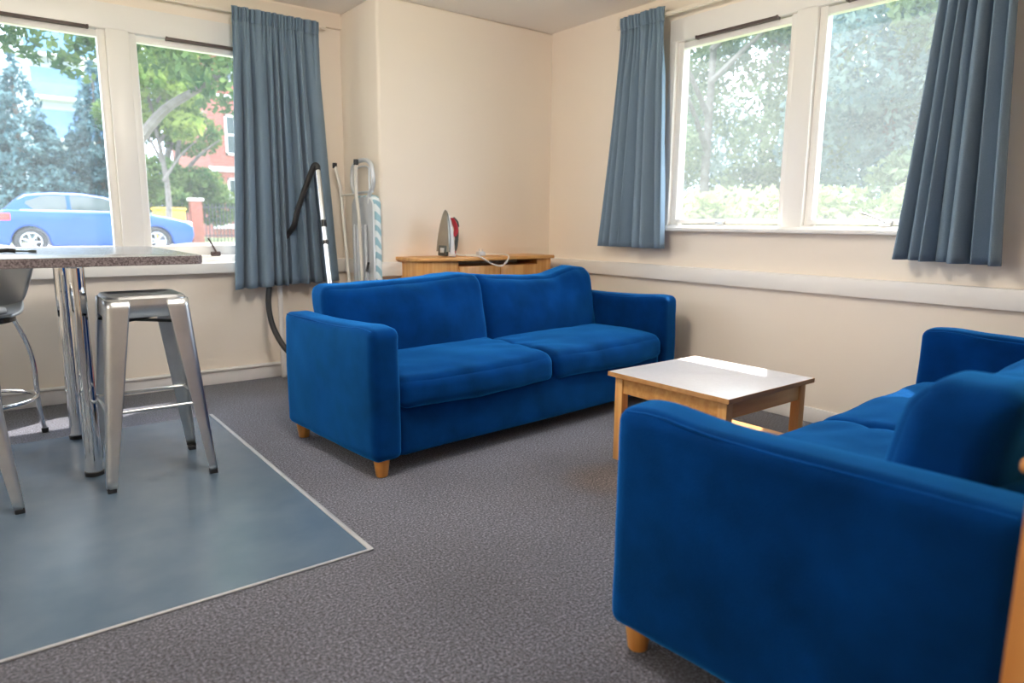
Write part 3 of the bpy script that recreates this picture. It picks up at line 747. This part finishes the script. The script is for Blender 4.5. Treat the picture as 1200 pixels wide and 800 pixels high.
MB().box((2.775 - ir.location.x, 3.99 - ir.location.y, .0), (2.83 - ir.location.x, 4.04 - ir.location.y, .032), .008, mx=Ri).tube([irl((2.79, 4.015, .895)), irl((2.79, 4.015, .92))], .004, 6).tube([irl((2.815, 4.015, .895)), irl((2.815, 4.015, .915))], .004, 6).build('plug', M['grey_paint'], ir)

# ------------------------------------------------------------------ outdoors
GZ = .25
g = MB().grid(lambda u, v: (-60 + 140 * u, YW + .25 + 120 * v, GZ), 3, 3).build('ground', M['grass'], smooth=0, kind='structure')
MB().box((XR + .25, -30, GZ - .1), (XR + 80, YW + .25, GZ + .25)).box((6, YW + .25, GZ - .1), (XR + 80, 16.5, GZ + .25)).build('lawn', M['grass'], smooth=0, kind='structure')
MB().box((-60, 9.5, GZ), (60, 17.2, GZ + .03)).build('pavement', M['paving'], smooth=0, kind='structure')
MB().box((-60, 17.2, GZ), (60, 27.0, GZ + .02)).build('road', M['asphalt'], smooth=0, kind='structure')

def leaves(blobs, n, size, rnd, shell_=.55):
    """one mesh of n leaf quads spread over ellipsoids (cx,cy,cz,rx,ry,rz)"""
    rg = np.random.default_rng(rnd)
    bl = np.array(blobs, float); wts = bl[:, 3] * bl[:, 4] + bl[:, 3] * bl[:, 5]; wts /= wts.sum()
    k = rg.choice(len(bl), n, p=wts)
    d = rg.normal(size=(n, 3)); d /= np.linalg.norm(d, axis=1)[:, None]
    rad = shell_ + (1 - shell_) * rg.random(n) ** .6
    c = bl[k, :3] + d * bl[k, 3:] * rad[:, None]
    a = rg.normal(size=(n, 3)); a /= np.linalg.norm(a, axis=1)[:, None]
    b = np.cross(a, rg.normal(size=(n, 3))); b /= np.linalg.norm(b, axis=1)[:, None]
    s = size * (.6 + .8 * rg.random(n))[:, None]
    v = np.stack([c - a * s, c - b * s * .5, c + a * s, c + b * s * .5], 1).reshape(-1, 3)
    m = MB(); m.v = [tuple(p) for p in v.tolist()]; m.f = [(4 * i, 4 * i + 1, 4 * i + 2, 4 * i + 3) for i in range(n)]
    return m
def mesh_fast(m, name, mt, parent):
    me = bpy.data.meshes.new(name); me.from_pydata(m.v, [], m.f); me.materials.append(mt)
    o = bpy.data.objects.new(name, me); COL.objects.link(o); o.parent = parent; return o
def tree(label, loc, h, cr, trunk_r, n, size, lm_, seed, zlow=.3, conifer=False, branches=None, group=None, name='tree', extra=(), limbs=5):
    root = empty(name, label, 'tree', loc, 0, group)
    rn = random.Random(seed)
    if conifer:
        bl = []
        for k in range(16):
            t = k / 15; z = h * (.08 + .89 * t); r = cr * (1 - t) ** .9 + .10
            for j in range(int(4 + 10 * (1 - t))):
                a = rn.uniform(0, 6.28); q = r * rn.uniform(.55, .85); bl.append((q * math.cos(a), q * math.sin(a), z - .18 * q, r * .30 + .06, r * .30 + .06, h * .045))
        tk = [(0, 0, 0), (0, 0, h * .9)]
    else:
        bl = []
        for k in range(15):
            a = rn.uniform(0, 6.28); q = rn.random() ** .5 * cr * .72; z = h * (zlow + (1 - zlow) * rn.random())
            s = cr * rn.uniform(.28, .5) * (1.1 - .4 * abs((z / h - zlow) / (1 - zlow) - .45)); bl.append((q * math.cos(a), q * math.sin(a), z, s, s, s * .72))
        tk = [(0, 0, 0), (.05 * h * rn.uniform(-1, 1), .03 * h, h * .3), (.06 * h * rn.uniform(-1, 1), 0, h * .8)]
    t = MB().tube(tk, [trunk_r, trunk_r * .35], 10, smooth=4)
    if not conifer:
        for k in range(limbs):
            z = h * (.3 + .09 * k); a = rn.uniform(0, 6.28); l = cr * .75
            t.tube([(0, 0, z), (l * .5 * math.cos(a), l * .5 * math.sin(a), z + .12 * h), (l * math.cos(a), l * math.sin(a), z + .2 * h)], [trunk_r * .5, trunk_r * .12], 7, smooth=3)
    bl += list(extra)
    for br in branches or ():
        t.tube(br[0], br[1], 8, smooth=4)
    t.build('trunk', M['bark'], root)
    mesh_fast(leaves(bl, n, size, seed), 'foliage', lm_, root)
    return root
# --- beyond the left window
tree('tall blue-green conifer behind the parked car, leftmost in the left pane', (1.55, 33, GZ), 7.2, 2.5, .16, 26000, .10, M['leafC'], 21, conifer=True, group='conifers across the road')
tree('blue-green conifer across the road, beside the window mullion in the left pane', (4.3, 34, GZ), 7.4, 1.9, .15, 22000, .10, M['leafC'], 22, conifer=True, group='conifers across the road')
bt_ = tree('leafy street tree with branch arching across the left window\'s right pane', (2.05, 12.2, GZ), 7.4, 3.5, .13, 20000, .075, M['leafA'], 31, zlow=.45,
     branches=[([(0, 0, 2.0), (.45, .1, 2.55), (1.0, .2, 2.95), (1.6, .3, 3.4)], [.09, .04])], limbs=0,
     extra=[(-2.35, .6, 3.55, .75, .6, .38), (-1.7, .4, 3.5, .7, .6, .36), (-1.0, .3, 3.45, .7, .6, .42), (-.6, .5, 3.2, .4, .4, .3), (-2.9, .4, 3.7, .7, .6, .4), (1.3, .2, 3.0, .5, .5, .4), (1.75, .2, 2.9, .5, .5, .42), (1.2, .6, 3.5, .7, .6, .4)])
tree('light green tree behind the railings in the left window\'s right pane', (6.6, 31, GZ), 8.0, 2.6, .22, 16000, .11, M['leafA'], 41, zlow=.15)
tree('pale yellow-green tree in front of the red-brick building', (5.0, 25.5, GZ), 7.0, 1.5, .12, 3500, .13, M['leafB'], 43, zlow=.5)

# car
def car(loc):
    root = empty('car', 'blue hatchback car parked on the road outside the left window', 'car', loc)
    LN, W = 4.15, 1.74
    xr, xf = .92 - .25, 3.49 - .25             # wheel centres from the tail
    def arch(cx): return [(cx - .36 * math.cos(PI * k / 10), .30 + .36 * math.sin(PI * k / 10)) for k in range(11)]
    low = [(.03, .42), (.06, .26), (xr - .40, .22)] + arch(xr) + [(xr + .40, .20), (xf - .40, .20)] + arch(xf) + [(xf + .40, .22), (4.05, .26), (4.12, .45), (4.10, .66), (3.95, .78), (3.55, .88), (3.02, .97), (2.2, .985), (1.0, 1.0), (.25, 1.02), (.06, .96), (.0, .72)]
    rot = RX(R(90))
    MB().prism([(x, z) for x, z in low], -W / 2, W / 2, .045, 3, mx=rot).build('body', M['car_blue'], root, smooth=45)
    gh = [(.20, 1.0), (.42, 1.22), (.62, 1.375), (1.15, 1.435), (1.75, 1.425), (2.20, 1.36), (2.60, 1.20), (3.06, .965)]
    hb = [(x, z) for x, z in gh]
    # greenhouse: narrower at the roof
    m = MB(); n = len(hb)
    yo = lambda z: .80 - .22 * max(0, (z - 1.0)) / .45 * .9
    vs = [(x, s * yo(z), z) for s in (-1, 1) for x, z in hb] + [(x, s * .80, .93) for s in (-1, 1) for x in (hb[0][0], hb[-1][0])]
    fs = [tuple(range(n))[::-1] + (), tuple(range(n, 2 * n))]
    fs = [tuple(list(range(n))[::-1] + [2 * n, 2 * n + 1]), tuple(list(range(n, 2 * n)) + [2 * n + 3, 2 * n + 2])]
    for i in range(n - 1): fs.append((i, i + 1, n + i + 1, n + i))
    m.add(vs, fs).build('cabin', M['car_blue'], root, smooth=30)
    def pane(poly, name, mt, off=.006, s=-1):
        vs = [(x, s * (yo(z) + off), z) for x, z in poly] + [(x, s * (yo(z) - .01), z) for x, z in poly]; k = len(poly)
        MB().add(vs, [tuple(range(k)), tuple(range(k, 2 * k))[::-1]] + [(i, (i + 1) % k, k + (i + 1) % k, k + i) for i in range(k)]).build(name, mt, root, smooth=0)
    for s in (-1, 1):
        pane([(.78, 1.03), (1.42, 1.03), (1.42, 1.36), (.98, 1.35), (.66, 1.22), (.62, 1.17)], 'side_window', M['car_glass'], s=s)
        pane([(1.50, 1.03), (2.78, 1.03), (2.48, 1.20), (2.16, 1.32), (1.50, 1.365)], 'side_window', M['car_glass'], s=s)
        pane([(.52, 1.005), (2.9, .99), (2.9, 1.012), (.52, 1.028)], 'window_trim', M['alloy'], .009, s)
        lab(root.children[-1], 'bright strip under the windows')
        pane([(.48, 1.24), (.64, 1.36), (1.15, 1.415), (1.75, 1.405), (2.20, 1.34), (2.6, 1.19), (2.6, 1.175), (2.18, 1.325), (1.75, 1.385), (1.15, 1.395), (.68, 1.345)], 'roof_trim', M['alloy'], .008, s)
        MB().box((2.52, s * .86 - .09, .98), (2.66, s * .86 + .09, 1.09), .03).build('mirror', M['car_blue'], root)
        MB().box((1.50, s * .872 - .012, .83), (1.68, s * .872 + .012, .86), .008).build('door_handle', M['car_blue'], root)
        lab(MB().box((-.012, s * .71 - .175, .78), (.34, s * .71 + .175, .95), .03).build('tail_lamp', M['car_red'], root), 'red tail lamp')
        lab(MB().box((3.70, s * .66 - .19, .64), (4.09, s * .66 + .195, .79), .03).build('headlamp', M['car_lamp'], root), 'clear headlamp')
        for cx in (xr, xf):
            t = T(cx, s * .79, .31) @ RX(R(90) * -s)
            wl = MB().lathe([(.21, -.10), (.29, -.10), (.315, -.07), (.315, .07), (.29, .095), (.215, .09), (.20, .0), (.21, -.10)], 28, t, cap=False).build('wheel', M['black'], root)
            rm = MB().lathe([(.195, .03), (.215, .09), (.205, .098), (.19, .09), (.195, .03)], 24, t, cap=False).lathe([(.03, .03), (.05, .08), (.03, .095)], 16, t)
            for k in range(7):
                rm.box((.02, -.018, .055), (.20, .018, .092), .006, mx=t @ Matrix.Rotation(2 * PI * k / 7, 4, 'Z'))
            lab(rm.build('rim', M['alloy'], wl), 'silver spoked alloy rim')
    m = MB().add([(.215, -.62, 1.03), (.215, .62, 1.03), (.60, .58, 1.36), (.60, -.58, 1.36), (.20, -.62, 1.035), (.20, .62, 1.035), (.585, .58, 1.37), (.585, -.58, 1.37)], [(4, 5, 6, 7), (0, 3, 2, 1), (0, 1, 5, 4), (1, 2, 6, 5), (2, 3, 7, 6), (3, 0, 4, 7)])
    m.build('rear_window', M['car_glass'], root, smooth=0)
    m = MB().add([(3.0, -.66, 1.0), (3.0, .66, 1.0), (2.25, .58, 1.345), (2.25, -.58, 1.345), (3.03, -.66, 1.005), (3.03, .66, 1.005), (2.27, .58, 1.36), (2.27, -.58, 1.36)], [(4, 5, 6, 7), (0, 3, 2, 1), (0, 1, 5, 4), (1, 2, 6, 5), (2, 3, 7, 6), (3, 0, 4, 7)])
    m.build('windscreen', M['car_glass'], root, smooth=0)
    return root
car((.25, 19.9, GZ + .02))

# brick pier, railings, grit bin
bp = empty('gate_pier', 'red-brick gate pier with pale cap beside the dark railings', 'pier', (6.62, 28.4, GZ))
MB().box((-.2, -.2, 0), (.2, .2, 1.55)).build('shaft', M['brick'], bp, smooth=0)
MB().box((-.26, -.26, 1.55), (.26, .26, 1.66), .03).build('cap', M['stone'], bp)
rl = empty('railing_fence', 'dark metal railings running behind the yellow bin and brick pier', 'fence', (6.9, 29.0, GZ))
rm = MB()
for k in range(37): rm.tube([(-2.5 + k * .135, 0, 0), (-2.5 + k * .135, 0, 1.5)], .018, 6)
rm.build('bars', M['railing'], rl)
for z in (.25, 1.35): MB().box((-2.53, -.02, z - .02), (2.4, .02, z + .02)).build('rail', M['railing'], rl)
yb = empty('grit_bin', 'yellow bin on the far pavement beyond the blue car', 'bin', (5.52, 27.6, GZ))
MB().prism(rrect(-.48, -.38, .48, .38, .06, 4), 0, 1.18, .02).build('body', M['yellow'], yb)
MB().prism(rrect(-.52, -.42, .52, .42, .06, 4), 1.18, 1.28, .04).build('lid', M['yellow'], yb)

# red-brick building with white sash windows
bb = empty('brick_building', 'red-brick building with white windows beside the left curtain', 'building', (10.4, 36, GZ))
MB().box((-1.2, 0, 0), (9, 8, 12)).build('wall', M['brick'], bb, smooth=0)
for z in (.0, 3.2, 6.6):
    MB().box((-1.27, -.07, z + (.0 if z else .45)), (9.05, .0, z + .22 + (.0 if z else .45))).build('stone_band', M['stone'], bb)
for z in (1.0, 4.0, 7.4):
    for x in (-.45, 1.6, 3.7):
        f = MB()
        f.box((x, -.06, z), (x + .09, .0, z + 1.9)).box((x + .86, -.06, z), (x + .95, .0, z + 1.9)).box((x, -.06, z), (x + .95, .0, z + .1)).box((x, -.06, z + 1.8), (x + .95, .0, z + 1.9)).box((x, -.05, z + .92), (x + .95, .0, z + 1.0)).box((x + .45, -.05, z), (x + .5, .0, z + 1.9))
        fo = f.build('window', M['stone'], bb, smooth=0)
        MB().box((x + .05, -.03, z + .05), (x + .9, .005, z + 1.85)).build('pane', M['car_glass'], fo, smooth=0)
# pale apartment block with blue glazing
ab = empty('apartment_block', 'tall pale block with blue glazed balconies behind the conifers', 'building', (3.2, 62, GZ))
MB().box((0, 0, 0), (8, 10, 15.5)).build('wall', M['concrete'], ab, smooth=0)
MB().box((-9, 3, 0), (0, 10, 12.5)).build('side_wing', M['concrete'], ab, smooth=0)
for k in range(5):
    z = .8 + k * 2.9
    MB().box((.8, -.05, z), (6.9, .02, z + 2.1)).build('glazing', M['blue_glass'], ab, smooth=0)
    s = MB().box((.4, -1.5, z - .25), (7.3, 0, z - .05)).build('balcony_slab', M['stone'], ab, smooth=0)
    MB().box((.45, -1.48, z - .05), (7.25, -1.42, z + .85)).build('balustrade', M['blue_glass'], s, smooth=0)
for x in (.4, 3.8, 7.2): MB().box((x, -1.45, 0), (x + .2, -1.3, 15)).build('post', M['stone'], ab, smooth=0)

# --- beyond the right window
RT = [('broad leafy tree left of centre beyond the right window\'s first pane', (12.6, 9.6), 7.4, 2.7, 51, 'leafD'),
      ('tall tree standing just behind the right window\'s mullion', (14.2, 7.6), 8.2, 2.7, 52, 'leafD'),
      ('dense green tree filling the right window\'s second pane', (12.2, 5.3), 7.2, 2.5, 53, 'leafE'),
      ('light green tree against the curtain in the second pane', (11.6, 3.4), 7.2, 2.4, 54, 'leafD'),
      ('tree farthest left beyond the right window, beside the narrow curtain', (14.5, 12.3), 8.4, 2.9, 55, 'leafD'),
      ('pale tree farther back, seen between the trunks in the first pane', (18.5, 12.0), 10.0, 4.2, 56, 'leafE')]
for lb, (x, y), h, cr, sd, lm_ in RT:
    tree(lb, (x, y, GZ + .25), h, cr, .14, 30000, .065, M[lm_], sd, zlow=.16, group='trees beyond the right window')
SH = [('yellow-green shrub low in the right window\'s first pane, beside the curtain', (7.6, 5.9), .75, 61), ('yellow-green shrub low in the first pane, right of the other', (7.5, 4.75), .75, 62),
      ('bright shrub low in the right window\'s second pane', (7.7, 3.75), .75, 64), ('bright shrub half behind the right-hand curtain', (7.6, 2.8), .7, 65)]
for lb, (x, y), r, sd in SH:
    rt = empty('shrub', lb, 'shrub', (x, y, GZ + .25), 0, 'shrubs under the right window')
    rn = random.Random(sd)
    bl = [(rn.uniform(-.5, .5) * r, rn.uniform(-.6, .6) * r, r * rn.uniform(.55, 1.05), r * .5, r * .55, r * .45) for _ in range(9)]
    mesh_fast(leaves(bl, 2600, .055, sd), 'foliage', M['leafY'], rt)
    s = MB()
    for k in range(5):
        a = rn.uniform(0, 6.28); s.tube([(0, 0, 0), (.3 * r * math.cos(a), .3 * r * math.sin(a), r * .9)], [.018, .008], 6)
    s.build('stem', M['bark'], rt)

# ------------------------------------------------------------------ camera
yaw, pit, rol = 0.65559599, -0.17077762, 0.0093674
Fv = Vector((math.sin(yaw) * math.cos(pit), math.cos(yaw) * math.cos(pit), math.sin(pit)))
rv = Vector((math.cos(yaw), -math.sin(yaw), 0)); uv = rv.cross(Fv)
r2 = rv * math.cos(rol) + uv * math.sin(rol); u2 = -rv * math.sin(rol) + uv * math.cos(rol)
cam = bpy.data.cameras.new('camera'); co = bpy.data.objects.new('camera', cam); COL.objects.link(co)
co.matrix_world = Matrix(((r2.x, u2.x, -Fv.x, 0), (r2.y, u2.y, -Fv.y, 0), (r2.z, u2.z, -Fv.z, 1.1), (0, 0, 0, 1)))
cam.sensor_width = 36; cam.lens = 36 * 804.7 / 1200; cam.clip_start = .02; cam.clip_end = 500
cam.dof.use_dof = True; cam.dof.focus_distance = 3.1; cam.dof.aperture_fstop = 2.2
sc.camera = co

# ------------------------------------------------------------------ light
SUN, SKY, EXPO = 5.5, 3.6, 1.28
sv = Vector((.56, .345, 1.0)).normalized()
sl = bpy.data.lights.new('sun', 'SUN'); sl.energy = SUN; sl.angle = R(.6); sl.color = (1, .95, .87)
so = bpy.data.objects.new('sun', sl); COL.objects.link(so); so.rotation_euler = sv.to_track_quat('Z', 'Y').to_euler(); so.location = (8, 6, 12)
wd_ = bpy.data.worlds.new('world'); sc.world = wd_; wd_.use_nodes = True
nt = wd_.node_tree; bg = nt.nodes['Background']
tc = nt.nodes.new('ShaderNodeTexCoord'); sp = nt.nodes.new('ShaderNodeSeparateXYZ'); rp = nt.nodes.new('ShaderNodeValToRGB')
nt.links.new(tc.outputs['Generated'], sp.inputs[0]); nt.links.new(sp.outputs['Z'], rp.inputs['Fac'])
rp.color_ramp.elements[0].position = 0; rp.color_ramp.elements[0].color = (.50, .66, .86, 1)
rp.color_ramp.elements[1].position = .55; rp.color_ramp.elements[1].color = (.94, 1.05, 1.18, 1)
nt.links.new(rp.outputs['Color'], bg.inputs['Color']); bg.inputs['Strength'].default_value = SKY
def portal(name, loc, rot, sx, sy):
    l = bpy.data.lights.new(name, 'AREA'); l.shape = 'RECTANGLE'; l.size = sx; l.size_y = sy; l.cycles.is_portal = True
    o = bpy.data.objects.new(name, l); COL.objects.link(o); o.location = loc; o.rotation_euler = rot
portal('sky_portal', ((W1X0 + W1X1) / 2, YW + .21, (W1Z0 + W1Z1) / 2), (R(-90), 0, 0), W1X1 - W1X0, W1Z1 - W1Z0)
portal('sky_portal', (XR + .21, (W2Y0 + W2Y1) / 2, (W2Z0 + W2Z1) / 2), (R(90), 0, R(90)), W2Y1 - W2Y0, W2Z1 - W2Z0)

# ------------------------------------------------------------------ colour management
sc.view_settings.view_transform = 'Standard'; sc.view_settings.look = 'None'
sc.view_settings.gamma = 1; sc.view_settings.use_curve_mapping = False; sc.view_settings.exposure = EXPO
cy = sc.cycles
cy.use_denoising = True
cy.max_bounces = 12; cy.diffuse_bounces = 7; cy.transparent_max_bounces = 12; cy.sample_clamp_indirect = 8
cy.caustics_reflective = False; cy.caustics_refractive = False
